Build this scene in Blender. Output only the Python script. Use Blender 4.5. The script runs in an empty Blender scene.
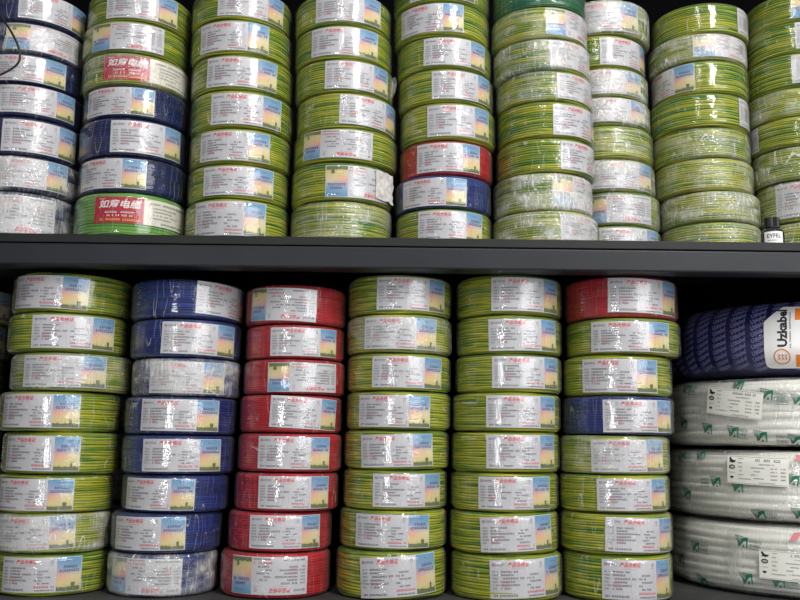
import bpy, math, random
from mathutils import Matrix, Vector, noise
random.seed(7)
PI = math.pi
C = bpy.context.scene.collection
scene = bpy.context.scene

# ---------------------------------------------------------------- helpers
def new_mat(name):
    m = bpy.data.materials.new(name); m.use_nodes = True
    nt = m.node_tree; nt.nodes.clear()
    return m, nt, nt.nodes, nt.links

def N(nodes, kind, **kw):
    n = nodes.new(kind)
    for k, v in kw.items():
        if k in n.inputs.keys() if isinstance(k, str) else False:
            n.inputs[k].default_value = v
        else:
            setattr(n, k, v)
    return n

def simple(name, col, rough=.5, spec=.5, metal=0.0, coat=0.0):
    m, nt, n, l = new_mat(name)
    b = n.new('ShaderNodeBsdfPrincipled'); o = n.new('ShaderNodeOutputMaterial')
    b.inputs['Base Color'].default_value = (*col, 1); b.inputs['Roughness'].default_value = rough
    b.inputs['Specular IOR Level'].default_value = spec; b.inputs['Metallic'].default_value = metal
    b.inputs['Coat Weight'].default_value = coat
    l.new(b.outputs[0], o.inputs[0])
    return m

def noise_mat(name, c1, c2, scale, rough=.5, bump=0.0, bscale=200, spec=.5):
    m, nt, n, l = new_mat(name)
    b = n.new('ShaderNodeBsdfPrincipled'); o = n.new('ShaderNodeOutputMaterial')
    tc = n.new('ShaderNodeTexCoord'); tx = n.new('ShaderNodeTexNoise'); tx.inputs['Scale'].default_value = scale
    tx.inputs['Detail'].default_value = 6
    r = n.new('ShaderNodeValToRGB')
    r.color_ramp.elements[0].color = (*c1, 1); r.color_ramp.elements[1].color = (*c2, 1)
    r.color_ramp.elements[0].position = .35; r.color_ramp.elements[1].position = .65
    l.new(tc.outputs['Object'], tx.inputs['Vector']); l.new(tx.outputs['Fac'], r.inputs[0]); l.new(r.outputs[0], b.inputs['Base Color'])
    b.inputs['Roughness'].default_value = rough; b.inputs['Specular IOR Level'].default_value = spec
    if bump:
        t2 = n.new('ShaderNodeTexNoise'); t2.inputs['Scale'].default_value = bscale
        bp = n.new('ShaderNodeBump'); bp.inputs['Strength'].default_value = bump; bp.inputs['Distance'].default_value = .001
        l.new(tc.outputs['Object'], t2.inputs['Vector']); l.new(t2.outputs['Fac'], bp.inputs['Height']); l.new(bp.outputs[0], b.inputs['Normal'])
    l.new(b.outputs[0], o.inputs[0])
    return m

def link(name, mesh, parent=None, loc=(0, 0, 0), rot=(0, 0, 0)):
    o = bpy.data.objects.new(name, mesh); C.objects.link(o)
    if parent: o.parent = parent
    o.location = loc; o.rotation_euler = rot
    return o

def thing(name, label, cat, loc=(0, 0, 0), group=None, mesh=None):
    o = bpy.data.objects.new(name, mesh); C.objects.link(o)
    o.location = loc; o['label'] = label; o['category'] = cat
    if group: o['group'] = group
    return o

def mesh_from(name, V, F, mats, midx=None, uvs=None, smooth=True):
    me = bpy.data.meshes.new(name); me.from_pydata(V, [], F)
    for m in mats: me.materials.append(m)
    if midx: me.polygons.foreach_set('material_index', midx)
    if smooth: me.polygons.foreach_set('use_smooth', [True] * len(F))
    if uvs:
        ul = me.uv_layers.new(name='UVMap')
        flat = []
        for p in me.polygons:
            for li in p.loop_indices:
                flat.append(uvs[p.index][li - p.loop_start])
        for i, uv in enumerate(flat): ul.data[i].uv = uv
    me.update()
    return me

def box_mesh(name, x0, x1, y0, y1, z0, z1, mat, bev=.0):
    import bmesh
    bm = bmesh.new()
    bmesh.ops.create_cube(bm, size=1)
    for v in bm.verts:
        v.co = Vector((x0 + (v.co.x + .5) * (x1 - x0), y0 + (v.co.y + .5) * (y1 - y0), z0 + (v.co.z + .5) * (z1 - z0)))
    if bev: bmesh.ops.bevel(bm, geom=list(bm.edges), offset=bev, segments=2, affect='EDGES', profile=.5)
    me = bpy.data.meshes.new(name); bm.to_mesh(me); bm.free(); me.materials.append(mat)
    return me

# ---- cross-section of a ring (rounded rectangle), sampled by arc length from the middle of the outer face
class Ring:
    def __init__(s, ro, ri, hh, rc):
        s.ro, s.ri, s.hh, s.rc = ro, ri, hh, rc
        a, b, q = hh - rc, ro - ri - 2 * rc, PI / 2 * rc
        s.segs = [('l', a, (ro, 0), (0, 1)), ('c', q, (ro - rc, hh - rc), 0), ('l', b, (ro - rc, hh), (-1, 0)), ('c', q, (ri + rc, hh - rc), 90),
                  ('l', 2 * a, (ri, hh - rc), (0, -1)), ('c', q, (ri + rc, -hh + rc), 180), ('l', b, (ri + rc, -hh), (1, 0)), ('c', q, (ro - rc, -hh + rc), 270),
                  ('l', a, (ro, -hh + rc), (0, 1))]
        s.L = sum(g[1] for g in s.segs)
    def at(s, t):
        t %= s.L
        for g in s.segs:
            if t <= g[1] or g is s.segs[-1]:
                if g[0] == 'l':
                    return (g[2][0] + g[3][0] * t, g[2][1] + g[3][1] * t, g[3][1], -g[3][0])
                an = math.radians(g[3]) + t / s.rc
                return (g[2][0] + s.rc * math.cos(an), g[2][1] + s.rc * math.sin(an), math.cos(an), math.sin(an))
            t -= g[1]
    def pt(s, u, v, off=0.0):          # u = arc length round the outer face (0 faces -Y), v = arc length up the section
        r, z, nr, nz = s.at(v); r += nr * off; z += nz * off
        th = u / s.ro
        return (r * math.sin(th), -r * math.cos(th), z)

def lathe(name, ring, nang, ts, disp, mats):
    V, F, UV = [], [], []
    nt = len(ts)
    for i in range(nang):
        th = 2 * PI * i / nang
        for t in ts:
            r, z, nr, nz = ring.at(t); dn, dz = disp(th, t)
            r += nr * dn; z += nz * dn + dz
            V.append((r * math.sin(th), -r * math.cos(th), z))
    for i in range(nang):
        j = (i + 1) % nang
        for k in range(nt):
            m = (k + 1) % nt
            F.append((i * nt + k, j * nt + k, j * nt + m, i * nt + m))
            ua, ub = ring.ro * 2 * PI * i / nang, ring.ro * 2 * PI * (i + 1) / nang
            va = ts[k]; vb = ts[m] if m else ring.L
            UV.append(((ua, va), (ub, va), (ub, vb), (ua, vb)))
    return mesh_from(name, V, F, mats, uvs=UV)

def winding_mesh(name, ring, nturn, nang, amp, jit, wav, mats, sub=5, seed=0):
    rnd = random.Random(seed)
    pitch = ring.L / nturn
    ph = [(rnd.uniform(0, 6.3), rnd.uniform(0, 6.3), rnd.uniform(-1, 1), rnd.choice((1, 2, 3)), rnd.uniform(0, 6.3)) for _ in range(nturn + 1)]
    ts = [pitch * (k + j / sub + .02) for k in range(nturn) for j in range(sub)]
    def disp(th, t):
        k = int(t / pitch); f = t / pitch - k
        a, b, c, n, d = ph[k]
        bump = amp * (math.sqrt(max(0, 1 - (2 * f - 1) ** 2)) - 1)
        return (bump + jit * (c * .6 + .5 * math.sin(n * th + a)), wav * math.sin(n * th + b) + wav * .5 * math.sin(5 * th + d))
    me = lathe(name, ring, nang, ts, disp, mats)
    # uv v becomes the turn number
    for d in me.uv_layers[0].data: d.uv = (d.uv[0], d.uv[1] / pitch)
    return me

def film_mesh(name, ring, nang, nt, a1, a2, mats, seed=0):
    ts = [ring.L * k / nt for k in range(nt)]
    def disp(th, t):
        x, y = math.cos(th) * 2.2, math.sin(th) * 2.2
        n1 = noise.noise(Vector((x + seed * 9, y, t * 30)))
        n2 = noise.noise(Vector((x * 5, y * 5 + seed * 4, t * 90)))
        return (a1 * n1 + a2 * n2, 0)
    return lathe(name, ring, nang, ts, disp, mats)

# ---- flat printed matter: polygons in (u, v) with a material slot and a layer, wrapped onto a surface afterwards
class Sheet:
    def __init__(s): s.V, s.F, s.M = [], [], []
    def poly(s, pts, m, lay):
        i = len(s.V); s.V += [(p[0], p[1], lay) for p in pts]; s.F.append(tuple(range(i, i + len(pts)))); s.M.append(m)
    def rect(s, u0, u1, v0, v1, m, lay, nx=1, ny=1):
        i = len(s.V)
        for a in range(nx + 1):
            for b in range(ny + 1): s.V.append((u0 + (u1 - u0) * a / nx, v0 + (v1 - v0) * b / ny, lay))
        for a in range(nx):
            for b in range(ny):
                q = i + a * (ny + 1) + b
                s.F.append((q, q + ny + 1, q + ny + 2, q + 1)); s.M.append(m)
    def ring(s, cu, cv, ru, rv, w, m, lay, n=24):
        for k in range(n):
            a, b = 2 * PI * k / n, 2 * PI * (k + 1) / n
            s.poly([(cu + (ru - w) * math.cos(a), cv + (rv - w) * math.sin(a)), (cu + ru * math.cos(a), cv + rv * math.sin(a)),
                    (cu + ru * math.cos(b), cv + rv * math.sin(b)), (cu + (ru - w) * math.cos(b), cv + (rv - w) * math.sin(b))], m, lay)
    def glyphs(s, u, v, n, w, h, m, lay, rnd):   # tiny unreadable print
        for k in range(n):
            x = u + k * w
            if rnd.random() < .08: continue
            a = rnd.random()
            s.rect(x, x + w * .78, v + h * .36 * a, v + h * (.36 * a + .26), m, lay)
            s.rect(x + w * .1, x + w * .7, v + h * .72, v + h * .95, m, lay)
            s.rect(x + w * (.2 + .3 * a), x + w * (.4 + .3 * a), v, v + h, m, lay)
    def text(s, body, u, v, size, m, lay, rot=0.0, shear=0.0, bold=0.0, sx=1.0, align='CENTER'):
        cu = bpy.data.curves.new('t', 'FONT'); cu.body = body; cu.size = size; cu.align_x = align; cu.align_y = 'CENTER'
        cu.resolution_u = 2; cu.shear = shear; cu.offset = bold
        ob = bpy.data.objects.new('t', cu); C.objects.link(ob)
        dg = bpy.context.evaluated_depsgraph_get()
        me = bpy.data.meshes.new_from_object(ob.evaluated_get(dg))
        i = len(s.V); c, sn = math.cos(rot), math.sin(rot)
        for vv in me.vertices:
            x, y = vv.co.x * sx, vv.co.y
            s.V.append((u + x * c - y * sn, v + x * sn + y * c, lay))
        for p in me.polygons: s.F.append(tuple(i + q for q in p.vertices)); s.M.append(m)
        bpy.data.objects.remove(ob); bpy.data.curves.remove(cu); bpy.data.meshes.remove(me)
    def turn(s, rot, du=0, dv=0):
        c, sn = math.cos(rot), math.sin(rot)
        s.V = [(du + a * c - b * sn, dv + a * sn + b * c, l) for a, b, l in s.V]; return s
    def add(s, o, du=0, dv=0, rot=0.0, dm=0, sc=1.0):
        i = len(s.V); c, sn = math.cos(rot), math.sin(rot)
        s.V += [(du + sc * (a * c - b * sn), dv + sc * (a * sn + b * c), l) for a, b, l in o.V]
        s.F += [tuple(i + q for q in f) for f in o.F]; s.M += [m + dm for m in o.M]
    def wrap(s, name, fn, mats, smooth=True):
        V = [fn(a, b, l) for a, b, l in s.V]
        uvs = [tuple((s.V[q][0], s.V[q][1]) for q in f) for f in s.F]
        return mesh_from(name, V, s.F, mats, s.M, uvs, smooth)
# stack, place, colour, x, y, z, height, radius, label kind, label angle, haze, label tilt
COILS = [
    ('lA', 0, 'g', -0.6653, 0.0, 0.0, 0.0755, 0.107, 'N', 7.5, 0, 0),
    ('lA', 1, 'g', -0.6682, 0.0, 0.0755, 0.0729, 0.109, 'N', -0.6, 2, -3),
    ('lA', 2, 'g', -0.6689, 0.0, 0.1483, 0.0702, 0.11, 'N', -4.4, 0, 0),
    ('lA', 3, 'g', -0.662, 0.0, 0.2186, 0.0786, 0.11, 'N', -4.4, 0, 0),
    ('lA', 4, 'g', -0.6689, 0.0, 0.2971, 0.0761, 0.115, 'N', -4.5, 0, 0),
    ('lA', 5, 'g', -0.6525, 0.0, 0.3732, 0.0731, 0.1149, 'N', 11.2, 1, 0),
    ('lA', 6, 'g', -0.663, 0.0, 0.4464, 0.0762, 0.115, 'N', 24.9, 0, 0),
    ('lA', 7, 'g', -0.6594, 0.0, 0.5225, 0.0771, 0.115, 'N', -8.2, 0, 2),
    ('lB', 0, 'b', -0.4511, 0.0, 0.0, 0.0779, 0.1046, 'F', -8.7, 2, 1),
    ('lB', 1, 'b', -0.4474, 0.0, 0.0779, 0.073, 0.1054, 'N', -9.2, 0, 0),
    ('lB', 2, 'b', -0.4337, 0.0, 0.151, 0.0703, 0.1033, 'N', -8.7, 0, 0),
    ('lB', 3, 'b', -0.4307, 0.0, 0.2213, 0.073, 0.1098, 'N', 16.9, 0, 0),
    ('lB', 4, 'b', -0.4296, 0.0, 0.2943, 0.0722, 0.1097, 'N', 11.3, 0, 0),
    ('lB', 5, 'b', -0.4224, 0.0, 0.3665, 0.0731, 0.1066, 'N', 13.2, 2, 0),
    ('lB', 6, 'b', -0.4262, 0.0, 0.4396, 0.0741, 0.1094, 'N', 28.6, 0, 1),
    ('lB', 7, 'b', -0.427, 0.0, 0.5137, 0.077, 0.1113, 'N', 62.5, 0, 2),
    ('lC', 0, 'r', -0.2339, 0.0, 0.0, 0.0821, 0.1061, 'F', -0.6, 0, 0),
    ('lC', 1, 'r', -0.2278, 0.0, 0.0821, 0.0731, 0.1006, 'N', 14.3, 0, 0),
    ('lC', 2, 'r', -0.2166, 0.0, 0.1552, 0.0722, 0.1018, 'N', 16.5, 0, 0),
    ('lC', 3, 'r', -0.2122, 0.0, 0.2274, 0.0731, 0.103, 'N', 11.8, 0, 0),
    ('lC', 4, 'r', -0.2126, 0.0, 0.3004, 0.0723, 0.1011, 'N', 24.6, 0, 3),
    ('lC', 5, 'r', -0.2078, 0.0, 0.3727, 0.0675, 0.1015, 'F', 17.4, 0, 0),
    ('lC', 6, 'r', -0.208, 0.0, 0.4402, 0.0664, 0.0992, 'N', 18.5, 0, 0),
    ('lC', 7, 'r', -0.2092, 0.0, 0.5067, 0.0769, 0.1013, 'F', -12.3, 0, 1),
    ('lD', 0, 'g', -0.0109, 0.0, 0.0, 0.0881, 0.1072, 'N', 9.8, 0, -3),
    ('lD', 1, 'g', -0.0081, 0.0, 0.0881, 0.073, 0.1046, 'N', -0.5, 0, 0),
    ('lD', 2, 'g', -0.0052, 0.0, 0.1611, 0.074, 0.1019, 'N', 17.5, 0, 0),
    ('lD', 3, 'g', -0.0033, 0.0, 0.2352, 0.0732, 0.1036, 'N', 0.8, 0, -2),
    ('lD', 4, 'g', -0.0003, 0.0, 0.3084, 0.0732, 0.104, 'N', -5.8, 0, 0),
    ('lD', 5, 'g', -0.0002, 0.0, 0.3816, 0.0723, 0.104, 'N', 11.7, 0, 0),
    ('lD', 6, 'g', -0.0002, 0.0, 0.454, 0.0743, 0.1057, 'N', 1.4, 1, 0),
    ('lD', 7, 'g', -0.0002, 0.0, 0.5282, 0.0772, 0.1054, 'N', 16.4, 0, 0),
    ('lE', 0, 'g', 0.2113, 0.0, 0.0, 0.0834, 0.1077, 'N', 19.1, 0, -2),
    ('lE', 1, 'g', 0.2069, 0.0, 0.0834, 0.0765, 0.1061, 'N', 11.1, 0, -2),
    ('lE', 2, 'g', 0.2084, 0.0, 0.1599, 0.0722, 0.1057, 'N', 7.8, 0, 0),
    ('lE', 3, 'g', 0.2108, 0.0, 0.2321, 0.0759, 0.1065, 'N', 15.6, 0, 0),
    ('lE', 4, 'g', 0.2132, 0.0, 0.308, 0.0733, 0.1073, 'N', 14.3, 0, 0),
    ('lE', 5, 'g', 0.2177, 0.0, 0.3813, 0.0733, 0.106, 'N', 18.1, 0, 0),
    ('lE', 6, 'g', 0.2192, 0.0, 0.4546, 0.0743, 0.1057, 'N', 13.4, 0, 0),
    ('lE', 7, 'g', 0.2197, 0.0, 0.5289, 0.0792, 0.1064, 'N', 16.5, 0, 0),
    ('lF', 0, 'g', 0.4258, 0.0, 0.0, 0.0858, 0.1048, 'N', 13.3, 0, 0),
    ('lF', 1, 'g', 0.4249, 0.0, 0.0858, 0.0747, 0.108, 'N', 18.5, 0, 1),
    ('lF', 2, 'g', 0.4229, 0.0, 0.1605, 0.0704, 0.1067, 'N', 11.9, 0, 0),
    ('lF', 3, 'g', 0.4257, 0.0, 0.2309, 0.0732, 0.1065, 'N', 4.9, 1, 0),
    ('lF', 4, 'b', 0.4346, 0.0, 0.3041, 0.0741, 0.1083, 'N', 13.7, 0, 0),
    ('lF', 5, 'g', 0.4346, 0.0, 0.3782, 0.0771, 0.107, 'N', -9.2, 0, 0),
    ('lF', 6, 'g', 0.4477, 0.0, 0.4553, 0.0704, 0.1128, 'N', -3.7, 0, 1),
    ('lF', 7, 'r', 0.4457, 0.0, 0.5257, 0.0811, 0.1115, 'N', 16.0, 0, 2),
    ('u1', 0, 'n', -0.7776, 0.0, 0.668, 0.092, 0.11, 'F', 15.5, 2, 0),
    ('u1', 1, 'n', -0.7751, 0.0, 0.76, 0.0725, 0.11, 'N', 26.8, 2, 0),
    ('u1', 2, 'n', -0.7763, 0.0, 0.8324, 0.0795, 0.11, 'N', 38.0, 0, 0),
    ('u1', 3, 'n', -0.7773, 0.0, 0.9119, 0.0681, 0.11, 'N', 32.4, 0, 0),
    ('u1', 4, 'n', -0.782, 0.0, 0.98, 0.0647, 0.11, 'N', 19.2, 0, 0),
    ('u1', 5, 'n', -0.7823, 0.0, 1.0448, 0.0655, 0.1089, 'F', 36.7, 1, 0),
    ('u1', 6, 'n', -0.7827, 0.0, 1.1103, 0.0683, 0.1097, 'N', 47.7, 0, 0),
    ('u2', 0, 'l', -0.5537, 0.0, 0.668, 0.092, 0.1111, 'S', -22.2, 0, 0),
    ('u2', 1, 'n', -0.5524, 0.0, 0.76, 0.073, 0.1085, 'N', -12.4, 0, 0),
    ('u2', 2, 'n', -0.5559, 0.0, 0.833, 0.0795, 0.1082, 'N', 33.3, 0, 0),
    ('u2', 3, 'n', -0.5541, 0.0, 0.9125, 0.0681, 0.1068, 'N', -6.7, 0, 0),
    ('u2', 4, 'g', -0.5592, 0.0, 0.9806, 0.0668, 0.1085, 'S', -20.5, 1, 0),
    ('u2', 5, 'g', -0.5622, 0.0, 1.0474, 0.0677, 0.1088, 'F', 4.4, 0, 0),
    ('u2', 6, 'g', -0.5579, 0.0, 1.1151, 0.0705, 0.1066, 'N', 18.8, 0, 0),
    ('u3', 0, 'g', -0.3346, 0.0, 0.668, 0.0832, 0.1059, 'N', 0.1, 0, 0),
    ('u3', 1, 'g', -0.3347, 0.0, 0.7512, 0.0703, 0.1043, 'N', 9.7, 0, 0),
    ('u3', 2, 'g', -0.3335, 0.0, 0.8215, 0.0732, 0.1051, 'N', 1.6, 0, 0),
    ('u3', 3, 'g', -0.3335, 0.0, 0.8947, 0.0783, 0.1067, 'N', 15.9, 0, 0),
    ('u3', 4, 'g', -0.3356, 0.0, 0.9729, 0.0751, 0.1064, 'N', 9.0, 0, 0),
    ('u3', 5, 'g', -0.3398, 0.0, 1.048, 0.074, 0.106, 'N', -0.9, 0, 0),
    ('u3', 6, 'g', -0.3428, 0.0, 1.122, 0.0706, 0.1045, 'N', 23.8, 0, 0),
    ('u4', 0, 'g', -0.1221, 0.0, 0.668, 0.0817, 0.1036, '-', 0, 1, 0),
    ('u4', 1, 'g', -0.1219, 0.0, 0.7497, 0.0784, 0.1045, 'F', 26.7, 0, 0),
    ('u4', 2, 'g', -0.1163, 0.0, 0.8281, 0.0692, 0.1073, 'F', -8.0, 0, 1),
    ('u4', 3, 'g', -0.1158, 0.0, 0.8973, 0.0741, 0.1043, 'N', 37.2, 0, 1),
    ('u4', 4, 'g', -0.1217, 0.0, 0.9714, 0.0709, 0.1032, 'N', 22.5, 0, 0),
    ('u4', 5, 'g', -0.1244, 0.0, 1.0422, 0.0718, 0.1025, 'N', 4.8, 0, 0),
    ('u4', 6, 'g', -0.1271, 0.0, 1.114, 0.0705, 0.1023, 'N', 11.4, 0, 0),
    ('u5', 0, 'g', 0.0873, 0.0, 0.668, 0.0702, 0.0983, 'N', 8.0, 0, 0),
    ('u5', 1, 'b', 0.0859, 0.0, 0.7382, 0.0681, 0.099, 'N', -16.0, 0, 0),
    ('u5', 2, 'r', 0.0918, 0.0, 0.8064, 0.071, 0.096, 'N', 1.1, 0, 0),
    ('u5', 3, 'g', 0.0946, 0.0, 0.8773, 0.078, 0.0992, 'N', 14.4, 0, 0),
    ('u5', 4, 'g', 0.0901, 0.0, 0.9553, 0.0707, 0.0996, 'N', 22.7, 0, 0),
    ('u5', 5, 'g', 0.0866, 0.0, 1.0259, 0.0694, 0.0995, 'N', 14.3, 0, 0),
    ('u5', 6, 'g', 0.0809, 0.0, 1.0953, 0.0724, 0.1008, 'N', -17.3, 0, 0),
    ('u5', 7, 'g', 0.0806, 0.0, 1.1678, 0.069, 0.1017, 'N', -0.9, 0, 0),
    ('u6', 0, 'g', 0.2945, 0.0, 0.668, 0.0667, 0.107, 'N', 50.0, 2, 0),
    ('u6', 1, 'g', 0.2913, 0.0, 0.7347, 0.0782, 0.1015, 'F', 44.0, 2, 0),
    ('u6', 2, 'g', 0.2975, 0.0, 0.8128, 0.071, 0.1017, 'N', 50.6, 0, 0),
    ('u6', 3, 'g', 0.2985, 0.0, 0.8838, 0.076, 0.1004, 'N', 41.8, 0, 0),
    ('u6', 4, 'g', 0.2963, 0.0, 0.9598, 0.0644, 0.1, 'N', 48.9, 1, 0),
    ('u6', 5, 'g', 0.2919, 0.0, 1.0242, 0.0673, 0.1016, 'N', 42.7, 2, 0),
    ('u6', 6, 'g', 0.2874, 0.0, 1.0915, 0.0681, 0.1011, 'F', 41.3, 1, 0),
    ('u6', 7, 'd', 0.2893, 0.0, 1.1596, 0.0667, 0.099, '-', 0, 0, 0),
    ('u7', 0, 'g', 0.4663, 0.15, 0.668, 0.0755, 0.1065, 'N', 15.4, 1, 0),
    ('u7', 1, 'g', 0.4668, 0.15, 0.7435, 0.0735, 0.1059, 'F', -1.1, 1, 0),
    ('u7', 2, 'g', 0.4574, 0.15, 0.817, 0.0723, 0.1066, 'N', 12.0, 2, 0),
    ('u7', 3, 'g', 0.4547, 0.15, 0.8893, 0.0742, 0.1072, '-', 0, 1, 0),
    ('u7', 4, 'g', 0.4495, 0.15, 0.9636, 0.0639, 0.1078, 'N', 7.9, 2, 0),
    ('u7', 5, 'g', 0.4476, 0.15, 1.0275, 0.0657, 0.1072, 'N', 3.2, 2, 0),
    ('u7', 6, 'g', 0.4435, 0.15, 1.0931, 0.0757, 0.1067, 'N', 32.9, 0, 0),
    ('u7', 7, 'g', 0.4546, 0.15, 1.1689, 0.0836, 0.1076, 'N', -5.4, 2, 0),
    ('u8', 0, 'g', 0.6863, 0.15, 0.668, 0.0867, 0.107, '-', 0, 1, 0),
    ('u8', 1, 'g', 0.6845, 0.15, 0.7547, 0.0671, 0.1079, '-', 0, 2, 0),
    ('u8', 2, 'g', 0.674, 0.15, 0.8218, 0.0723, 0.1078, '-', 0, 1, 0),
    ('u8', 3, 'g', 0.6713, 0.15, 0.8941, 0.0687, 0.1072, '-', 0, 1, 0),
    ('u8', 4, 'g', 0.6698, 0.15, 0.9629, 0.0764, 0.1097, 'N', 75.7, 0, 0),
    ('u8', 5, 'g', 0.6752, 0.15, 1.0393, 0.0749, 0.1063, 'N', -65.3, 0, 0),
    ('u8', 6, 'g', 0.6723, 0.15, 1.1142, 0.0621, 0.1082, 'F', 19.1, 2, 0),
    ('u8', 7, 'g', 0.6808, 0.15, 1.1763, 0.072, 0.1065, 'N', 73.6, 0, 0),
    ('u9', 0, 'g', 0.8974, 0.15, 0.668, 0.092, 0.1017, '-', 0, 1, 0),
    ('u9', 1, 'g', 0.8991, 0.15, 0.76, 0.092, 0.1047, 'N', -15.6, 1, 0),
    ('u9', 2, 'g', 0.8937, 0.15, 0.852, 0.0736, 0.106, '-', 0, 2, 0),
    ('u9', 3, 'g', 0.8905, 0.15, 0.9256, 0.0668, 0.106, 'F', -114.3, 0, 0),
    ('u9', 4, 'g', 0.887, 0.15, 0.9924, 0.0654, 0.1034, '-', 0, 1, 0),
    ('u9', 5, 'g', 0.8906, 0.15, 1.0578, 0.0775, 0.106, 'N', 16.7, 0, 0),
    ('u9', 6, 'g', 0.8943, 0.15, 1.1353, 0.0739, 0.1051, 'N', 20.7, 0, 0),
    ('u9', 7, 'g', 0.9002, 0.15, 1.2091, 0.07, 0.106, 'F', 14.7, 0, 0),
    ('kA', 0, 'g', -1.012, 0.25, 0.0, 0.0765, 0.108, 'N', 23, 1, 0),
    ('kA', 1, 'g', -1.0, 0.25, 0.0765, 0.0765, 0.108, 'N', 46, 1, 0),
    ('kA', 2, 'g', -0.988, 0.25, 0.153, 0.0765, 0.108, 'N', 39, 1, 0),
    ('kA', 3, 'g', -1.006, 0.25, 0.2295, 0.0765, 0.108, 'N', 32, 1, 0),
    ('kA', 4, 'g', -0.994, 0.25, 0.306, 0.0765, 0.108, 'N', 25, 1, 0),
    ('kA', 5, 'g', -1.012, 0.25, 0.3825, 0.0765, 0.108, 'N', 48, 1, 0),
    ('kA', 6, 'g', -1.0, 0.25, 0.459, 0.0765, 0.108, 'N', 41, 1, 0),
    ('kA', 7, 'g', -0.988, 0.25, 0.5355, 0.0765, 0.108, 'N', 34, 1, 0),
    ('kB', 0, 'g', -0.667, 0.262, 0.0, 0.0765, 0.108, 'N', 5, 1, 0),
    ('kB', 1, 'b', -0.655, 0.262, 0.0765, 0.0765, 0.108, 'N', 28, 1, 0),
    ('kB', 2, 'g', -0.643, 0.262, 0.153, 0.0765, 0.108, 'N', 21, 1, 0),
    ('kB', 3, 'g', -0.661, 0.262, 0.2295, 0.0765, 0.108, 'N', 14, 1, 0),
    ('kB', 4, 'b', -0.649, 0.262, 0.306, 0.0765, 0.108, 'N', 7, 1, 0),
    ('kB', 5, 'g', -0.667, 0.262, 0.3825, 0.0765, 0.108, 'N', 30, 1, 0),
]
# ---------------------------------------------------------------- materials
def wire_mat(name, stops, rough=.38, var=.16):
    m, nt, n, l = new_mat(name)
    b = n.new('ShaderNodeBsdfPrincipled'); o = n.new('ShaderNodeOutputMaterial')
    uv = n.new('ShaderNodeUVMap'); sep = n.new('ShaderNodeSeparateXYZ'); l.new(uv.outputs[0], sep.inputs[0])
    def mt(op, a, c=0.0):
        q = n.new('ShaderNodeMath'); q.operation = op
        for k, x in enumerate((a, c)):
            if isinstance(x, (int, float)): q.inputs[k].default_value = x
            else: l.new(x, q.inputs[k])
        return q.outputs[0]
    turn = mt('FLOOR', sep.outputs[1]); frac = mt('SUBTRACT', sep.outputs[1], turn)
    tc = n.new('ShaderNodeTexCoord'); so = n.new('ShaderNodeSeparateXYZ'); l.new(tc.outputs['Object'], so.inputs[0])
    oi = n.new('ShaderNodeObjectInfo')
    cb = n.new('ShaderNodeCombineXYZ'); l.new(mt('MULTIPLY', so.outputs[0], 8.0), cb.inputs[0]); l.new(mt('MULTIPLY', so.outputs[1], 8.0), cb.inputs[1]); l.new(mt('MULTIPLY', turn, 7.31), cb.inputs[2])
    tx = n.new('ShaderNodeTexNoise'); tx.noise_dimensions = '4D'; tx.inputs['Scale'].default_value = 1.0; tx.inputs['Detail'].default_value = 2.0
    l.new(cb.outputs[0], tx.inputs['Vector']); l.new(mt('MULTIPLY', oi.outputs['Random'], 91.0), tx.inputs['W'])
    side = mt('ADD', tx.outputs['Fac'], mt('MULTIPLY', mt('SUBTRACT', frac, .5), var))
    r = n.new('ShaderNodeValToRGB'); e = r.color_ramp.elements
    e[0].position, e[0].color = stops[0][0], (*stops[0][1], 1); e[1].position, e[1].color = stops[-1][0], (*stops[-1][1], 1)
    for p, c in stops[1:-1]:
        q = e.new(p); q.color = (*c, 1)
    l.new(side, r.inputs[0]); l.new(r.outputs[0], b.inputs['Base Color'])
    b.inputs['Roughness'].default_value = rough; b.inputs['Specular IOR Level'].default_value = .35
    l.new(b.outputs[0], o.inputs[0])
    return m

YG = wire_mat('yellow_green_pvc', [(.26, (.015, .12, .03)), (.35, (.05, .18, .02)), (.42, (.16, .25, .015)), (.52, (.31, .35, .02)), (.62, (.52, .47, .035)), (.72, (.20, .29, .025))], var=.24)
DARK = wire_mat('dark_green_pvc', [(.3, (.01, .10, .05)), (.5, (.02, .16, .08)), (.7, (.05, .2, .06))])
LIME = wire_mat('lime_pvc', [(.3, (.09, .27, .04)), (.5, (.17, .38, .075)), (.7, (.12, .32, .05))])
BLUE = wire_mat('blue_pvc', [(.3, (.006, .014, .085)), (.5, (.010, .028, .16)), (.7, (.016, .045, .24))])
DARKBLUE = wire_mat('darker_blue_pvc', [(.3, (.004, .008, .045)), (.5, (.007, .015, .085)), (.7, (.010, .024, .13))])  # darker version of the blue, for coils in the two leftmost upper stacks
RED = wire_mat('red_pvc', [(.3, (.30, .007, .016)), (.5, (.43, .012, .025)), (.7, (.52, .022, .03))])
WIRE = {'g': YG, 'b': BLUE, 'r': RED, 'l': LIME, 'd': DARK, 'n': DARKBLUE}

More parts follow.
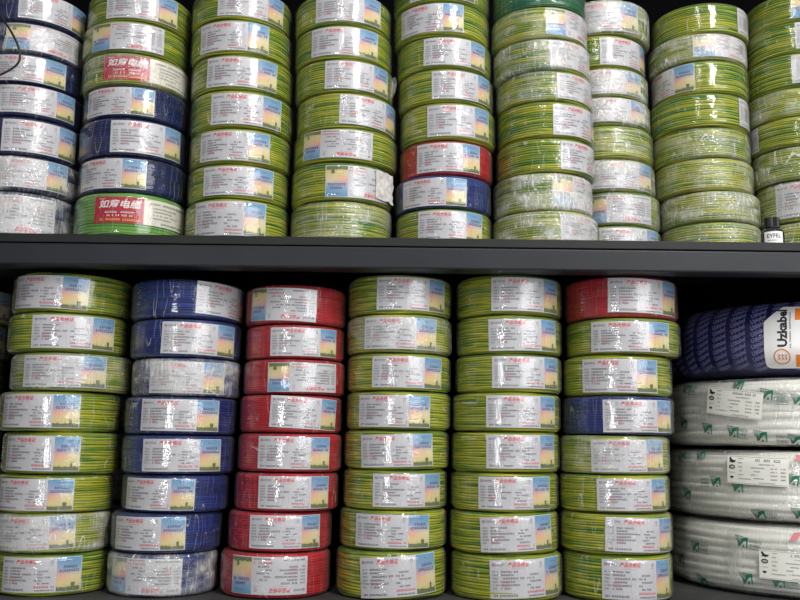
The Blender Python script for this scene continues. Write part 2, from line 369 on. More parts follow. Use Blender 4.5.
def film_mat(name, haze, crease, gloss=.075, white=(.80, .80, .76), streak=(26, 9), rough=.07):
    m, nt, n, l = new_mat(name)
    o = n.new('ShaderNodeOutputMaterial')
    uv = n.new('ShaderNodeUVMap'); oi = n.new('ShaderNodeObjectInfo')
    sr = n.new('ShaderNodeVectorMath'); sr.operation = 'SCALE'; sr.inputs['Scale'].default_value = 37.0
    cmb = n.new('ShaderNodeCombineXYZ'); l.new(oi.outputs['Random'], cmb.inputs[0]); l.new(oi.outputs['Random'], cmb.inputs[2])
    l.new(cmb.outputs[0], sr.inputs[0])
    def coord(sx, sy, rot=0.0):
        mp = n.new('ShaderNodeMapping'); mp.inputs['Scale'].default_value = (sx, sy, 1); mp.inputs['Rotation'].default_value = (0, 0, rot)
        l.new(uv.outputs[0], mp.inputs['Vector'])
        ad = n.new('ShaderNodeVectorMath'); l.new(mp.outputs[0], ad.inputs[0]); l.new(sr.outputs[0], ad.inputs[1])
        return ad.outputs[0]
    def nz(vec, detail=3.0, dist=0.0):
        t = n.new('ShaderNodeTexNoise'); t.inputs['Scale'].default_value = 1; t.inputs['Detail'].default_value = detail; t.inputs['Distortion'].default_value = dist
        l.new(vec, t.inputs['Vector']); return t.outputs['Fac']
    def math2(op, a, b):
        q = n.new('ShaderNodeMath'); q.operation = op; q.use_clamp = False
        for i, x in enumerate((a, b)):
            if isinstance(x, (int, float)): q.inputs[i].default_value = x
            else: l.new(x, q.inputs[i])
        return q.outputs[0]
    def remap(x, a, b, c, d):
        q = n.new('ShaderNodeMapRange'); q.inputs[1].default_value = a; q.inputs[2].default_value = b; q.inputs[3].default_value = c; q.inputs[4].default_value = d
        l.new(x, q.inputs[0]); return q.outputs[0]
    broad = nz(coord(18, 30), 2); wr1 = nz(coord(150, 38, .12), 3, .8); wr2 = nz(coord(60, 120, .5), 2, 1.5); fine = nz(coord(420, 190), 2)
    # bump from creases
    h = math2('ADD', math2('MULTIPLY', wr1, .5), math2('ADD', math2('MULTIPLY', wr2, .6), math2('ADD', math2('MULTIPLY', fine, .16), math2('MULTIPLY', broad, 1.0))))
    bp = n.new('ShaderNodeBump'); bp.inputs['Strength'].default_value = crease; bp.inputs['Distance'].default_value = .003; l.new(h, bp.inputs['Height'])
    gl = n.new('ShaderNodeBsdfGlossy'); gl.inputs['Roughness'].default_value = rough; l.new(bp.outputs[0], gl.inputs['Normal'])
    tr = n.new('ShaderNodeBsdfTransparent'); tr.inputs[0].default_value = (.97, .97, .97, 1)
    df = n.new('ShaderNodeBsdfDiffuse'); df.inputs[0].default_value = (*white, 1)
    # cloudy places: creased, stretched plastic turns milky
    lines = remap(wr1, .52, .72, 0, 1); spots = remap(broad, .40, .66, .10, 1.0)
    tw = remap(fine, .56, .70, 0, 1)
    hz = math2('MULTIPLY', spots, math2('ADD', math2('MULTIPLY', lines, .55), math2('ADD', .42, math2('MULTIPLY', tw, .35))))
    hz = math2('MULTIPLY', hz, haze)
    lw = n.new('ShaderNodeLayerWeight'); lw.inputs['Blend'].default_value = .35
    ed = math2('MULTIPLY', math2('POWER', lw.outputs['Facing'], 3.0), .15)
    # weld lines and pulled folds running up the wrap
    wob = math2('MULTIPLY', math2('SUBTRACT', wr2, .5), .14)
    wl = nz(coord(34, 3, 0), 0)
    fold = n.new('ShaderNodeMath'); fold.operation = 'PINGPONG'; fold.inputs[1].default_value = .5
    l.new(math2('ADD', math2('MULTIPLY', wl, 7.0), wob), fold.inputs[0])
    weld = remap(fold.outputs[0], .0, .03, .5, 0)
    hz = math2('ADD', hz, math2('MULTIPLY', weld, math2('ADD', .75, haze)))
    hz = math2('MINIMUM', math2('ADD', hz, ed), .9)
    m1 = n.new('ShaderNodeMixShader'); l.new(hz, m1.inputs[0]); l.new(tr.outputs[0], m1.inputs[1]); l.new(df.outputs[0], m1.inputs[2])
    fr = n.new('ShaderNodeFresnel'); fr.inputs['IOR'].default_value = 1.45
    gf = math2('MINIMUM', math2('ADD', fr.outputs[0], gloss - .04), .35)
    m2 = n.new('ShaderNodeMixShader'); l.new(gf, m2.inputs[0]); l.new(m1.outputs[0], m2.inputs[1]); l.new(gl.outputs[0], m2.inputs[2])
    l.new(m2.outputs[0], o.inputs[0])
    return m

FILM = {0: film_mat('clear_wrap', .035, .22, rough=.055), 1: film_mat('cloudy_wrap', .42, .7), 2: film_mat('milky_wrap', .85, 1.0)}

PAPER = noise_mat('label_paper', (.60, .595, .62), (.65, .645, .67), 30, rough=.5)
CREAM = noise_mat('cream_paper', (.76, .73, .62), (.80, .77, .66), 30, rough=.5)
REDINK = simple('red_ink', (.72, .03, .05), .5)
PALEREDINK = simple('pale_red_ink', (.75, .25, .27), .5)
BLACKINK = simple('black_ink', (.02, .02, .03), .5)
GREYINK = simple('grey_ink', (.14, .14, .18), .5)
LINEINK = simple('line_ink', (.60, .60, .64), .5)
NAVYINK = simple('navy_ink', (.03, .06, .24), .5)
SKYLINE = simple('skyline_ink', (.15, .18, .08), .5)
GOLDINK = simple('gold_ink', (.85, .55, .06), .5)
WHITEINK = simple('white_ink', (.88, .87, .85), .5)
REDPAPER = noise_mat('red_sticker_paper', (.42, .012, .03), (.50, .02, .045), 60, rough=.45)
TORN = noise_mat('torn_paper', (.42, .39, .36), (.66, .64, .62), 90, rough=.7)
VIOLETINK = simple('violet_ink', (.30, .08, .22), .5)

def picture_mat():      # the printed picture: blue sky over a rosy and yellow horizon, its colours lie in the print
    m, nt, n, l = new_mat('printed_picture')
    b = n.new('ShaderNodeBsdfPrincipled'); o = n.new('ShaderNodeOutputMaterial')
    uv = n.new('ShaderNodeUVMap'); sp = n.new('ShaderNodeSeparateXYZ'); l.new(uv.outputs[0], sp.inputs[0])
    def ramp(st):
        r = n.new('ShaderNodeValToRGB'); e = r.color_ramp.elements
        e[0].position, e[0].color = st[0][0], (*st[0][1], 1); e[1].position, e[1].color = st[-1][0], (*st[-1][1], 1)
        for p, c in st[1:-1]: e.new(p).color = (*c, 1)
        return r
    mr = n.new('ShaderNodeMapRange'); mr.inputs[1].default_value = -.0305; mr.inputs[2].default_value = .0305; l.new(sp.outputs[1], mr.inputs[0])
    a = ramp([(0, (.55, .45, .12)), (.22, (.72, .60, .28)), (.42, (.82, .45, .30)), (.55, (.62, .36, .42)), (.68, (.33, .42, .58)), (1, (.10, .33, .55))])
    c = ramp([(0, (.55, .45, .12)), (.25, (.74, .66, .34)), (.45, (.80, .70, .42)), (.6, (.50, .55, .60)), (.72, (.25, .42, .60)), (1, (.13, .36, .56))])
    l.new(mr.outputs[0], a.inputs[0]); l.new(mr.outputs[0], c.inputs[0])
    m2 = n.new('ShaderNodeMapRange'); m2.inputs[1].default_value = .035; m2.inputs[2].default_value = .066; l.new(sp.outputs[0], m2.inputs[0])
    mx = n.new('ShaderNodeMix'); mx.data_type = 'RGBA'; l.new(m2.outputs[0], mx.inputs[0]); l.new(a.outputs[0], mx.inputs[6]); l.new(c.outputs[0], mx.inputs[7])
    l.new(mx.outputs[2], b.inputs['Base Color']); b.inputs['Roughness'].default_value = .45
    l.new(b.outputs[0], o.inputs[0]); return m
PICTURE = picture_mat()

RACK = noise_mat('charcoal_powder_coat', (.011, .0115, .012), (.015, .0155, .016), 14, rough=.5, bump=.15, bscale=700, spec=.3)
RACKBLUE = noise_mat('slate_powder_coat', (.010, .012, .016), (.014, .0165, .021), 10, rough=.45, bump=.12, bscale=700, spec=.35)
BOARD = noise_mat('dusty_grey_board', (.035, .035, .036), (.055, .055, .055), 9, rough=.6, bump=.15, bscale=500, spec=.3)
BACKING = simple('black_back_panel', (.0025, .0025, .003), .9, .02)
FLOOR = noise_mat('grey_floor_tile', (.30, .29, .28), (.36, .35, .33), 5, rough=.4)
WALL = noise_mat('dark_wall_paint', (.10, .10, .11), (.12, .12, .13), 4, rough=.7)

# ---------------------------------------------------------------- the wire coil and its copies
R0, H0 = .107, .0745
WR = Ring(.1033, .060, .0354, .0072)
FR = Ring(.1062, .056, .0361, .0100)
LR = .1044
WIND = {'g': [winding_mesh('winding', WR, 45, 80, .0025, .0010, .0009, [YG], 6, s) for s in (1, 2, 3)],
        'b': [winding_mesh('winding', WR, 46, 80, .0015, .0004, .0004, [BLUE], 5, s) for s in (4, 5)]}
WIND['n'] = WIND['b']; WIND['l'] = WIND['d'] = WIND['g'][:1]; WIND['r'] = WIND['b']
FILMS = [film_mesh('wrapping_film', FR, 72, 56, .0006, .0003, [FILM[0]], s) for s in range(3)]

def cyl(u, v, lay):
    r = LR + lay * .00022
    return (r * math.sin(u / LR), -r * math.cos(u / LR), v)

def make_certificate(seed):
    rnd = random.Random(seed)
    s = Sheet()
    s.rect(-.0765, .0765, -.0305, .0305, 0, 0, 28, 2)
    s.text('产品合格证', -.0235, .0226, .0080, 1, 1, shear=.12, bold=.00012)
    s.glyphs(-.036, .0163, 18, .0014, .0012, 2, 1, rnd)
    s.rect(-.0715, -.0672, .0208, .0250, 6, 1); s.rect(-.0703, -.0684, .0220, .0238, 0, 2)
    s.text('如意电缆', -.0575, .0228, .0042, 4, 1)
    s.ring(.022, .0228, .0027, .0027, .0008, 4, 1, 14); s.glyphs(.0175, .0170, 6, .0014, .0011, 4, 1, rnd)
    y = .0105
    for k, (n1, n2, n3) in enumerate(((4, 11, 0), (4, 8, 7), (4, 15, 6), (4, 9, 9), (5, 12, 5), (4, 6, 8))):
        s.glyphs(-.0715, y, n1, .0026, .0026, 4, 1, rnd)
        if n2: s.glyphs(-.056, y, n2, .0029, .0030, 3, 1, rnd)
        if n3: s.glyphs(-.008 + (k % 2) * .006, y, n3, .0026, .0027, 3, 1, rnd)
        s.rect(-.0735, .0275, y - .0021, y - .0017, 5, 1, 12)
        y -= .0053
    s.ring(-.048, -.0085, .0085, .0036, .0007, 2, 1)
    s.glyphs(-.0525, -.0094, 5, .0019, .0018, 2, 2, rnd)
    s.glyphs(-.008, -.0228, 11, .0033, .0038, 1, 1, rnd)
    s.glyphs(-.0705, -.0272, 15, .0030, .0032, 3, 1, rnd)
    s.glyphs(-.006, -.0280, 13, .0026, .0026, 3, 1, rnd)
    paper = s.wrap('certificate_label', cyl, [PAPER, REDINK, PALEREDINK, BLACKINK, GREYINK, LINEINK, VIOLETINK])
    p = Sheet()
    p.rect(.0310, .0748, -.0290, .0295, 0, 1, 8, 12)
    sky = [(.0310, -.0215)]
    u = .0310
    while u < .0735:
        w = rnd.uniform(.0016, .0040); hgt = rnd.uniform(-.0235, -.0210)
        if .057 < u < .063: hgt = -.0175
        p.rect(u, min(u + w, .0748), -.0290, hgt, 1, 2)
        if .057 < u < .063: p.poly([(u - .001, hgt), (u + w + .001, hgt), (u + w / 2, hgt + .004)], 1, 2)
        u += w
    p.glyphs(.0425, .0105, 6, .0042, .0050, 2, 2, rnd)
    p.glyphs(.0355, .0035, 9, .0041, .0052, 2, 2, rnd)
    p.glyphs(.046, .0225, 9, .0019, .0018, 3, 2, rnd)
    pic = p.wrap('picture_panel', cyl, [PICTURE, SKYLINE, NAVYINK, VIOLETINK])
    return paper, pic
CERTS = [make_certificate(s) for s in (11, 12, 13)]

def make_sticker():
    rnd = random.Random(5); s = Sheet(); c = Sheet()
    s.rect(0, .094, -.029, .029, 0, 0, 20, 2)
    s.text('如意电缆', .048, .0115, .0195, 1, 1, shear=.22, bold=.0004)
    s.glyphs(.010, .0235, 7, .0018, .0018, 1, 1, rnd)
    s.glyphs(.022, -.0075, 7, .0034, .0042, 1, 1, rnd); s.glyphs(.052, -.0075, 7, .0034, .0042, 1, 1, rnd)
    s.glyphs(.026, -.0150, 6, .0034, .0042, 1, 1, rnd); s.glyphs(.054, -.0150, 6, .0034, .0042, 1, 1, rnd)
    s.glyphs(.008, -.0245, 21, .0040, .0052, 2, 1, rnd)
    red = s.wrap('red_sticker', cyl, [REDPAPER, WHITEINK, GOLDINK])
    c.rect(.094, .205, -.029, .029, 0, 0, 22, 2)
    c.glyphs(.110, .0175, 22, .0042, .0046, 1, 1, rnd); c.rect(.105, .108, .0180, .0215, 2, 1)
    for k in range(4):
        c.glyphs(.112, .0085 - .0075 * k, (16, 13, 17, 12)[k], .0034, .0034, 1, 1, rnd)
    c.glyphs(.128, -.0245, 18, .0036, .0042, 1, 1, rnd)
    return red, c.wrap('cream_sticker', cyl, [CREAM, BLACKINK, REDINK])
STICKER = make_sticker()

STACK = {'lA': 'leftmost front lower stack', 'lB': 'blue lower stack', 'lC': 'red lower stack', 'lD': 'first lower stack right of reds',
         'lE': 'second lower stack right of reds', 'lF': 'red-topped lower stack',
         'u1': 'leftmost upper stack', 'u2': 'second upper stack from left', 'u3': 'third upper stack from left', 'u4': 'fourth upper stack from left',
         'u5': 'fifth upper stack from left', 'u6': 'sixth upper stack from left', 'u7': 'third upper stack from right',
         'u8': 'second upper stack from right', 'u9': 'rightmost upper stack',
         'kA': 'dim stack behind leftmost lower one', 'kB': 'dim stack behind blue lower one'}
ORD = ['bottom', 'second from bottom', 'third from bottom', 'fourth from bottom', 'fifth from bottom', 'sixth from bottom', 'seventh from bottom', 'eighth from bottom']
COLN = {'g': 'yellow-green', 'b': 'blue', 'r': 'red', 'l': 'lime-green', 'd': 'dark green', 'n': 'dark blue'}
count = {}
for c_ in COILS: count[c_[0]] = count.get(c_[0], 0) + 1

def place_coil(stack, i, col, x, y, z, h, r, kind, ang, haze, tilt):
    look = {'F': 'upside-down label', 'S': 'red sticker', '-': 'no front label', 'N': 'white label'}[kind]
    place = 'topmost' if i == count[stack] - 1 and stack in ('lA', 'lB', 'lC', 'lD', 'lE', 'lF', 'u8', 'u7') else ORD[i]
    lab = '%s%s wire coil, %s, %s, %s' % ('milky-wrapped ' if haze == 2 else '', COLN[col], look, place, STACK[stack])
    rr = random.Random(hash((len(stack), ord(stack[1]), i)) & 0xffff)
    root = thing('wire_coil', lab, 'wire coil', (x, y, z + h / 2), 'wire coils on the upper shelf' if stack[0] == 'u' else 'wire coils on the lower shelf')
    root.scale = (r / R0, r / R0, h / H0)
    spin = rr.uniform(0, 6.28)
    w = link('winding', rr.choice(WIND[col]), root, rot=(0, 0, spin))
    w.material_slots[0].link = 'OBJECT'; w.material_slots[0].material = WIRE[col]
    f = link('wrapping_film', rr.choice(FILMS), root, rot=(0, 0, rr.uniform(0, 6.28)))
    f.material_slots[0].link = 'OBJECT'; f.material_slots[0].material = FILM[haze]
    a = math.radians(ang)
    if kind in 'NF':
        me, pic = rr.choice(CERTS)
        t = math.radians(tilt) + (PI if kind == 'F' else 0)
        lb = link('certificate_label', me, root, (0, 0, rr.uniform(-.0015, .0015)), (0, t + rr.uniform(-.012, .012), a))
        link('picture_panel', pic, lb)
    elif kind == 'S':
        for nm, me in zip(('red_sticker', 'cream_sticker'), STICKER):
            q = link(nm, me, root, (0, 0, .0075 if i == 0 else 0), (0, 0, a)); q.scale = (1, 1, .72 if i == 0 else .95)
    if stack == 'u4' and i == 1:       # the label's far end is torn loose and crumpled
        s = Sheet(); s.rect(.030, .080, -.026, .030, 0, 0, 14, 8)
        def crumple(u, v, l):
            n1 = noise.noise(Vector((u * 90, v * 90, 3))) ; k = max(0, (u - .03) / .05)
            e = .0022 + .004 * abs(n1) + .007 * k * k
            uu = u + .006 * noise.noise(Vector((v * 120, 1, u * 40))) * k; vv = v + .004 * n1 * k - .004 * k
            return ((LR + e) * math.sin(uu / LR), -(LR + e) * math.cos(uu / LR), vv)
        q = link('torn_label_end', s.wrap('torn_label_end', crumple, [TORN]), root, rot=(0, 0, a)); q['label'] = 'crumpled grey torn paper end'
    if stack == 'u4' and i == 4:       # loose wing of plastic sticking out at the right
        s = Sheet(); s.rect(0, .032, -.032, .018, 0, 0, 8, 12)
        def wing(u, v, l):
            e = .0005 + u * (1 - (v / .034) ** 2 * .8) * .5
            return ((.1065 + e) * math.sin(1.18), -(.1065 + e) * math.cos(1.18) - u * .25 + .0015 * noise.noise(Vector((u * 150, v * 80, 0))), v)
        link('film_wing', s.wrap('film_wing', wing, [FILM[1]]), root)
    return root
for c_ in COILS: place_coil(*c_)
# ---------------------------------------------------------------- the big cable coils at the right
BIGX, BIGY, BIGR = .905, .215, .312
WHITEPVC = noise_mat('white_cable_pvc', (.84, .84, .78), (.89, .89, .83), 8, rough=.45)
NAVYPVC = noise_mat('navy_cable_pvc', (.013, .016, .115), (.022, .026, .17), 8, rough=.4)
BAGFILM = film_mat('clear_bag_wrap', .46, .5, gloss=.08, white=(.92, .92, .87))
BLUEFILM = film_mat('blue_print_wrap', .03, 1.0, gloss=.07, white=(.2, .2, .4))
GREENINK = simple('green_ink', (.015, .16, .085), .45)
DARKGREEN = simple('dark_green_ink', (.05, .12, .10), .45)
GREYGREEN = simple('grey_green_ink', (.16, .23, .20), .45)
LAVENDER = simple('lavender_ink', (.20, .20, .40), .45)
ORANGE = simple('orange_ink', (.80, .21, .02), .45)
TAGWHITE = simple('glossy_white_tag', (.82, .82, .81), .3)
PINKTAPE = simple('pink_tape', (.62, .22, .25), .35)
CLEARBAND = film_mat('whitish_tape', .75, .3, white=(.88, .89, .87))

def U_(px):          # bearing of a mark on the coil's face -> arc length round the coil
    dx, dy = (px - 400) / 900.0, 1.0
    ox, oy = -BIGX, -1.8 - BIGY
    a = dx * dx + dy * dy; b = ox * dx + oy * dy; c = ox * ox + oy * oy - BIGR * BIGR
    k = (-b - math.sqrt(max(0, b * b - a * c))) / a
    return BIGR * math.atan2(ox + k * dx, -(oy + k * dy))

def emblem():        # winged green emblem: outlined feathers round a solid leaf with a pale arch cut in it
    s = Sheet()
    for k in range(4):
        o = .0024 * k
        pts = [(-.0115 + o * 1.5, .0095 - o * .2), (-.0098 + o * .9, .004 - o * .3), (-.0062 + o * .6, -.001 - o * .5), (-.0050 + o * .5, -.0085 + o * .3)]
        for (a, b), (c, d) in zip(pts, pts[1:]): s.poly([(a, b), (a + .0011, b), (c + .0011, d), (c, d)], 1, 1)
    s.poly([(-.0115, .0095), (.004, .0085), (.004, .0076), (-.0115, .0086)], 1, 1)
    top = [(-.0005, .0045), (.003, .0068), (.0075, .0080), (.0112, .0082)]
    low = [(-.0025, -.0090), (.0012, -.0030), (.0050, .0012), (.0088, .0022)]
    for (a, b), (c, d), (e, f), (g, h) in zip(top, top[1:], low, low[1:]): s.poly([(e, f), (g, h), (c, d), (a, b)], 0, 1)
    s.poly([(.0088, .0022), (.0112, .0082), (.0112, -.0090), (.0092, -.0090)], 0, 1)
    s.poly([(.0015, -.0090), (.0040, -.0045), (.0058, -.0060), (.0058, -.0090)], 0, 1)
    return s
EMB = emblem()

def big_coil(name, label, z, h, film, cable, nturn, marks, mats, tilt, seed, amp, rc=.026):
    h -= .007; ring = Ring(BIGR - .004, .11, h / 2 - .003, rc - .005)
    fr = Ring(BIGR, .105, h / 2, rc)
    root = thing(name, label, 'cable coil', (BIGX, BIGY, z + h / 2 + .0035))
    root.rotation_euler = (0, math.radians(tilt), 0)
    w = winding_mesh('winding', ring, nturn, 120, amp, .0016, .0018, [cable], 5, seed)
    link('winding', w, root)
    fm = film_mesh('wrapping_film', fr, 120, 72, .0016, .0007, [film], seed)
    f = link('wrapping_film', fm, root)
    fn = lambda u, v, lay: fr.pt(u, v, .0018 + lay * .0003)
    return root, f, fn

def bag_print(seed, spots):       # emblem + name repeated over the clear bag
    rnd = random.Random(seed); s = Sheet()
    for u, v, rot, txt in spots:
        s.add(EMB, u, v, rot, sc=1.15)
        if txt:
            t = Sheet()
            t.text('SARKO', 0, .0035, .0075, 2, 1, bold=.0002); t.text('KABEL', 0, -.0045, .0075, 2, 1, bold=.0002)
            t.rect(-.012, .012, -.0115, -.0103, 2, 1)
            s.add(t, u + txt * math.cos(rot), v + txt * math.sin(rot), rot)
    return s

def ship_label(seed, split=False):
    rnd = random.Random(seed); s = Sheet()
    s.rect(-.068, .068, -.030, .030, 0, 0, 20, 8)
    s.poly([(-.064, .024), (-.060, .026), (-.056, .021), (-.050, .0195), (-.047, .021), (-.048, .0165), (-.055, .0145), (-.060, .0165), (-.063, .0145), (-.061, .0195)], 1, 1)
    s.ring(-.056, .006, .0075, .0048, .0026, 1, 1); s.glyphs(-.059, .0048, 3, .002, .0024, 1, 1, rnd)
    s.glyphs(-.064, -.0068, 8, .002, .0016, 2, 1, rnd)
    s.poly([(-.061, -.014), (-.052, -.014), (-.054, -.0185), (-.059, -.0185)], 1, 1)
    for k in range(6): s.glyphs(-.041, .0225 - .0085 * k, (5, 4, 5, 4, 5, 12)[k], .0024, .0026, 2, 1, rnd)
    s.glyphs(-.002, .0195, 15, .0036, .0050, 2, 1, rnd)
    s.glyphs(.006, .0125, 13, .0025, .0026, 2, 1, rnd)
    for k in range(4):
        s.glyphs(-.012 + .006 * (k % 2), .0045 - .0075 * k, (12, 8, 6, 9)[k], .0025, .0028, 2, 1, rnd)
        s.glyphs(.030, .0045 - .0075 * k, 6, .0025, .0028, 2, 1, rnd); s.glyphs(.052, .0045 - .0075 * k, 4, .0025, .0032, 1, 1, rnd)
    s.glyphs(.0, -.0262, 18, .0022, .0020, 2, 1, rnd)
    for v0, v1 in ((-.0282, -.0277), (.0277, .0282)): s.rect(-.066, .066, v0, v1, 2, 1, 20)
    s.V = [(a * .87, b * .9, l) for a, b, l in s.V]
    return s

WARMPAPER = noise_mat('warm_white_paper', (.78, .77, .70), (.82, .81, .75), 40, rough=.45)
LABMATS = [WARMPAPER, BLACKINK, GREYINK]
LOGOMATS = [GREENINK, DARKGREEN, GREYGREEN]
whites = [
    ('white cable coil in clear bag on the shelf board, lowest of the three whites', .000, .139, 0.0, 21,
     [(690, .012, 0, .026), (735, .033, -.1, .028), (694, -.054, -.2, .024), (738, -.036, .05, 0), (768, -.036, .05, .026), (676, -.018, .1, 0)], (783, -.006, -.02), 3),
    ('white cable coil in clear bag, middle of the three whites, with big shipping label', .140, .142, 0.0, 22,
     [(679, .050, .1, .024), (697, .056, .1, 0), (712, .004, .0, -.026), (733, -.004, .0, 0), (684, -.024, -.3, 0), (787, .014, -.2, .024), (752, -.056, 0, .024), (792, -.05, 0, 0)], (753, .028, -.03), 4),
    ('white cable coil in clear bag directly under the navy cable coil', .283, .140, 0.0, 23,
     [(686, .052, -.1, .022), (737, .056, -.2, 0), (766, .034, -.15, .026), (797, .022, -.1, -.026), (683, -.020, -.3, 0), (706, -.032, -.1, 0), (731, -.038, -.1, .02), (758, -.047, -.1, 0), (792, -.054, -.1, -.022)], (733, .018, -.13), 5),
]
for lab, z, h, tilt, sd, spots, lp, rs in whites:
    root, film, fn = big_coil('cable_coil', lab, z, h, BAGFILM, WHITEPVC, 36, None, None, tilt, sd, .0075)
    for a, b, c, d in spots:
        pr = bag_print(sd, [(U_(a), b, c, d)])
        link('printed_emblem', pr.wrap('printed_emblem', fn, LOGOMATS), root)
    s = ship_label(rs).turn(lp[2], U_(lp[0]), lp[1])
    link('shipping_label', s.wrap('shipping_label', lambda u, v, l, fn=fn: fn(u, v, l + 2.5), LABMATS), root)
    if sd in (21, 22):
        t = Sheet()
        if sd == 21:
            t.poly([(U_(781), .040), (U_(789), .043), (U_(794), .058), (U_(786), .056)], 0, 2); t.poly([(U_(796), .048), (U_(803), .046), (U_(808), .060), (U_(798), .060)], 0, 2)
            t.turn(0)
        else: t.rect(U_(792), U_(806), .048, .060, 0, 2, 4, 4)
        link('pink_tape', t.wrap('pink_tape', fn, [PINKTAPE]), root)['label'] = 'pink tape strip'
    if sd == 21:
        t = Sheet(); t.rect(U_(722), U_(735), -.058, .056, 0, 0, 4, 22)
        link('tape_band', t.wrap('tape_band', fn, [CLEARBAND]), root)

root, film, fn = big_coil('cable_coil', 'navy blue cable coil in printed blue wrap, on top of the white coils', .424, .150, BLUEFILM, NAVYPVC, 30, None, None, 0, 24, .004, .055)
p = Sheet()
w = Sheet(); w.text('Uzkabel', 0, 0, .0125, 0, 1, shear=.25, bold=.0003, sx=.78)
u = -.62
k = 0
while u < .36:
    v = -.062 + (k % 2) * .004
    while v < .125:
        p.add(w, u, v + .004 * math.sin(k), .36 + .05 * math.sin(k * 2.1))
        v += .0125
    u += .041; k += 1
link('wrap_print', p.wrap('wrap_print', fn, [LAVENDER]), root)
tag = Sheet()      # white hang tag, rounded, one corner cut
def tag_poly():
    pts = []
    def arc(cu, cv, r, a0, a1):
        for i in range(7):
            a = math.radians(a0 + (a1 - a0) * i / 6); pts.append((cu + r * math.cos(a), cv + r * math.sin(a)))
    arc(-.066 + .012, -.066 + .012, .012, 180, 270); arc(.066 - .012, -.066 + .012, .012, 270, 360)
    arc(.066 - .012, .062 - .012, .012, 0, 90); arc(-.066 + .036, .062 - .004, .004, 90, 135); arc(-.066 + .008, .062 - .038, .008, 135, 180)
    return pts
import bmesh
def grid_fill(pts, m, lay, sheet, step=.008):      # polygon cut into a grid so it can bend
    bm = bmesh.new(); vs = [bm.verts.new((a, b, 0)) for a, b in pts]; bm.faces.new(vs)
    lo = min(a for a, b in pts); hi = max(a for a, b in pts); x = lo + step
    while x < hi:
        bmesh.ops.bisect_plane(bm, geom=bm.verts[:] + bm.edges[:] + bm.faces[:], plane_co=(x, 0, 0), plane_no=(1, 0, 0)); x += step
    lo = min(b for a, b in pts); hi = max(b for a, b in pts); y = lo + step
    while y < hi:
        bmesh.ops.bisect_plane(bm, geom=bm.verts[:] + bm.edges[:] + bm.faces[:], plane_co=(0, y, 0), plane_no=(0, 1, 0)); y += step
    bm.verts.index_update()
    i = len(sheet.V); sheet.V += [(v.co.x, v.co.y, lay) for v in bm.verts]
    for f in bm.faces: sheet.F.append(tuple(i + v.index for v in f.verts)); sheet.M.append(m)
    bm.free()
grid_fill(tag_poly(), 0, 0, tag)
tag.text('Uzkabel', -.0315, .0160, .0236, 1, 1, rot=PI / 2, bold=.0009)
rnd = random.Random(3)
g = Sheet(); g.glyphs(0, 0, 24, .0030, .0034, 2, 1, rnd); tag.add(g, -.0165, -.024, PI / 2)
tag.ring(-.034, -.0405, .0155, .0155, .0022, 3, 1, 28)
for a in range(3):
    for b in range(2):
        q = -.0415 + a * .0062; r_ = -.046 + b * .0058
        tag.poly([(q, r_), (q + .0024, r_), (q + .0050, r_ + .0026), (q + .0026, r_ + .0026)], 3, 1)
        tag.poly([(q + .0026, r_ + .0026), (q + .0050, r_ + .0026), (q + .0024, r_ + .0052), (q, r_ + .0052)], 3, 1)
for v0, v1 in ((.030, .056), (-.062, -.036)): tag.rect(-.009, .045, v0, v1, 3, 1, 6, 4)
tag.turn(-.03, U_(767) + .066, .000)
tl = link('hang_tag', tag.wrap('hang_tag', lambda u, v, l: fn(u, v, 4 + l * 1.3), [TAGWHITE, BLACKINK, GREYINK, ORANGE]), root)
tl['label'] = 'white tag with orange patches'

# ---------------------------------------------------------------- bottle, loose cables
bx, by, bz = .7200, -.098, .6682
bottle = thing('bottle', 'small dark glass bottle with black cap standing at the shelf edge', 'bottle', (bx, by, bz))
def revolve(name, prof, mat, seg=40):
    V, F = [], []
    for i in range(seg):
        a = 2 * PI * i / seg
        for r, z in prof: V.append((r * math.sin(a), -r * math.cos(a), z))
    n = len(prof)
    for i in range(seg):
        j = (i + 1) % seg
        for q in range(n - 1): F.append((i * n + q, j * n + q, j * n + q + 1, i * n + q + 1))
    return mesh_from(name, V, F, [mat])
GLASS = simple('smoky_glass', (.022, .024, .022), .08, .6)
CAPM = simple('black_plastic_cap', (.008, .008, .009), .3, .5)
link('body', revolve('body', [(0, 0), (.0195, 0), (.0215, .002), (.0215, .024), (.0205, .029), (.016, .0335), (.011, .0355), (.010, .0375), (0, .0375)], GLASS), bottle)
def ribbed_cap():
    V, F = [], []; prof = [(0, .036), (.0138, .036), (.0142, .037), (.0142, .054), (.0135, .0555), (0, .0555)]; seg = 72; n = len(prof)
    for i in range(seg):
        a = 2 * PI * i / seg
        for r, z in prof: V.append(((r - (.0006 if i % 2 and r > .014 else 0)) * math.sin(a), -(r - (.0006 if i % 2 and r > .014 else 0)) * math.cos(a), z))
    for i in range(seg):
        j = (i + 1) % seg
        for q in range(n - 1): F.append((i * n + q, j * n + q, j * n + q + 1, i * n + q + 1))
    return mesh_from('cap', V, F, [CAPM], smooth=False)
link('cap', ribbed_cap(), bottle)
s = Sheet(); s.rect(-.0175, .0195, .003, .0255, 0, 0, 14, 2); s.text('EYFEL', .0012, .0165, .0112, 1, 1, bold=.0002, sx=.92)
rn = random.Random(8); s.glyphs(-.010, .007, 9, .0022, .0022, 1, 1, rn)
bl = link('bottle_label', s.wrap('bottle_label', lambda u, v, l: ((.0219 + l * .0002) * math.sin(u / .0218), -(.0219 + l * .0002) * math.cos(u / .0218), v), [TAGWHITE, BLACKINK]), bottle)
bl.rotation_euler = (0, 0, -.33)
bl['label'] = 'white paper label'

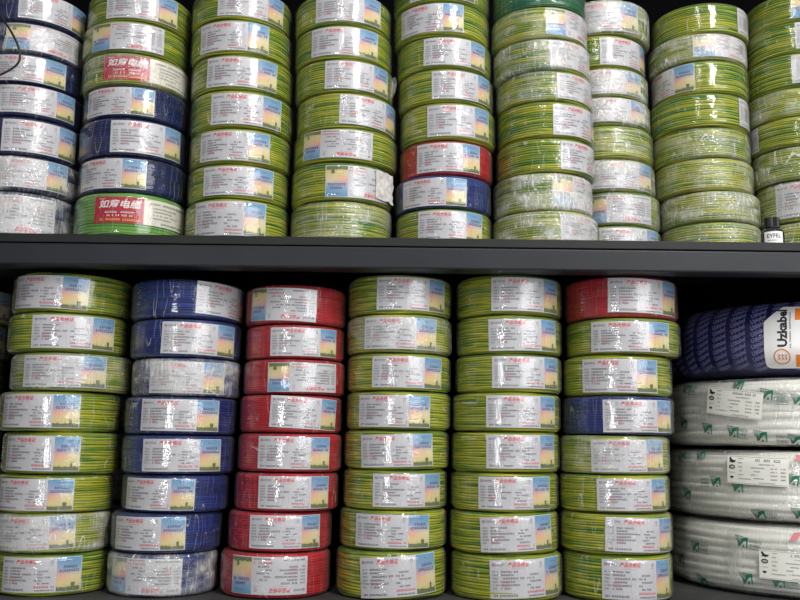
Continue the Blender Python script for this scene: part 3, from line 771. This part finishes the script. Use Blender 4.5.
def cable(name, label, pts, rad, mat, cat='cable'):
    cu = bpy.data.curves.new(name, 'CURVE'); cu.dimensions = '3D'; cu.bevel_depth = rad; cu.bevel_resolution = 3; cu.resolution_u = 8; cu.use_fill_caps = True
    sp = cu.splines.new('NURBS'); sp.points.add(len(pts) - 1); sp.use_endpoint_u = True; sp.order_u = 4
    for q, p_ in zip(sp.points, pts): q.co = (*p_, 1)
    cu.materials.append(mat)
    ob = bpy.data.objects.new(name, cu); C.objects.link(ob)
    me = bpy.data.meshes.new_from_object(ob.evaluated_get(bpy.context.evaluated_depsgraph_get()))
    bpy.data.objects.remove(ob); bpy.data.curves.remove(cu)
    me.name = name
    me.polygons.foreach_set('use_smooth', [True] * len(me.polygons))
    return thing(name, label, cat, mesh=me)
BLACKPVC = simple('black_cable_pvc', (.008, .008, .009), .35)
cable('black_cable', 'thin black cable hanging in a loop before the leftmost upper stack',
      [(-.88, -.15, 1.42), (-.84, -.15, 1.22), (-.8186, -.15, 1.1553), (-.800, -.15, 1.118), (-.782, -.15, 1.094), (-.762, -.15, 1.066), (-.744, -.15, 1.034), (-.738, -.15, 1.008), (-.750, -.15, .991), (-.775, -.15, .977), (-.81, -.15, .960), (-.85, -.15, .93), (-.86, -.148, .84), (-.80, -.146, .803), (-.772, -.143, .813)], .0022, BLACKPVC)
cable('stray_wire', 'thin stiff dark wire leaning behind the navy cable coil', [(.815, .42, .636), (.83, .40, .620), (.86, .36, .600), (.885, .33, .585)], .0012, simple('dull_grey_wire', (.05, .05, .05), .5), 'wire')

# ---------------------------------------------------------------- the rack and the room
X0, X1 = -1.45, 1.65
up = thing('shelf', 'charcoal steel shelf with slate front beam carrying the upper stacks', 'shelf', (0, 0, 0))
link('shelf_board', box_mesh('shelf_board', X0, X1, -.120, .56, .640, .6680, RACK, .002), up)
link('shelf_lip', box_mesh('shelf_lip', X0, X1, -.150, -.1202, .6485, .6650, RACK, .0015), up)
link('shelf_beam', box_mesh('shelf_beam', X0, X1, -.152, -.100, .6060, .6465, RACKBLUE, .003), up)
thing('shelf', 'charcoal steel shelf board under the lower stacks at the picture bottom', 'shelf', mesh=box_mesh('shelf', X0, X1, -.165, .56, -.045, 0, BOARD, .003))
def structure(name, mesh):
    o = bpy.data.objects.new(name, mesh); C.objects.link(o); o['kind'] = 'structure'; return o
structure('floor', box_mesh('floor', -4.5, 4.5, -6.5, .62, -.95, -.9, FLOOR))
structure('wall_back', box_mesh('wall_back', -4.5, 4.5, .5605, .70, -.95, 2.6, BACKING))

# ---------------------------------------------------------------- light: ceiling tubes, daylight from the shop front behind the camera, an added front-right fill
def area(name, loc, aim, sx, sy, power, col):
    d = bpy.data.lights.new(name, 'AREA'); d.shape = 'RECTANGLE'; d.size = sx; d.size_y = sy; d.energy = power; d.color = col
    o = bpy.data.objects.new(name, d); C.objects.link(o); o.location = loc
    o.rotation_euler = (Vector(aim) - Vector(loc)).to_track_quat('-Z', 'Y').to_euler(); return o
area('ceiling_tube_light', (-.25, -2.3, 2.4), (-.25, -1.7, 0), .12, 1.6, 15, (1, .97, .94))
area('ceiling_tube_light', (1.25, -2.3, 2.4), (1.05, -1.7, 0), .14, 1.6, 92, (1, .98, .96))
area('shop_front_and_fill_light', (-1.25, -3.8, .40), (-.05, 0, .35), .27, 1.0, 24, (.96, .98, 1))
area('shop_front_and_fill_light', (3.4, -4.4, 1.5), (.5, 0, .4), 3.0, 2.4, 105, (.98, .99, 1))  # broad unseen fill, added to brighten the stacks from the front right
w = bpy.data.worlds.new('World'); scene.world = w; w.use_nodes = True
bg = w.node_tree.nodes['Background']; bg.inputs[0].default_value = (.95, .97, 1, 1); bg.inputs[1].default_value = .14

cam = bpy.data.cameras.new('Camera'); co = bpy.data.objects.new('Camera', cam); C.objects.link(co)
cam.sensor_width = 36; cam.lens = 40.5; cam.clip_start = .05
co.matrix_world = Matrix.Translation((0, -1.8, .29)) @ Matrix.Rotation(PI / 2 + math.atan(140 / 900), 4, 'X') @ Matrix.Rotation(math.radians(.7), 4, 'Z')
scene.camera = co
scene.view_settings.view_transform = 'Standard'; scene.view_settings.look = 'None'; scene.view_settings.gamma = 1
scene.view_settings.use_curve_mapping = False; scene.view_settings.exposure = 0
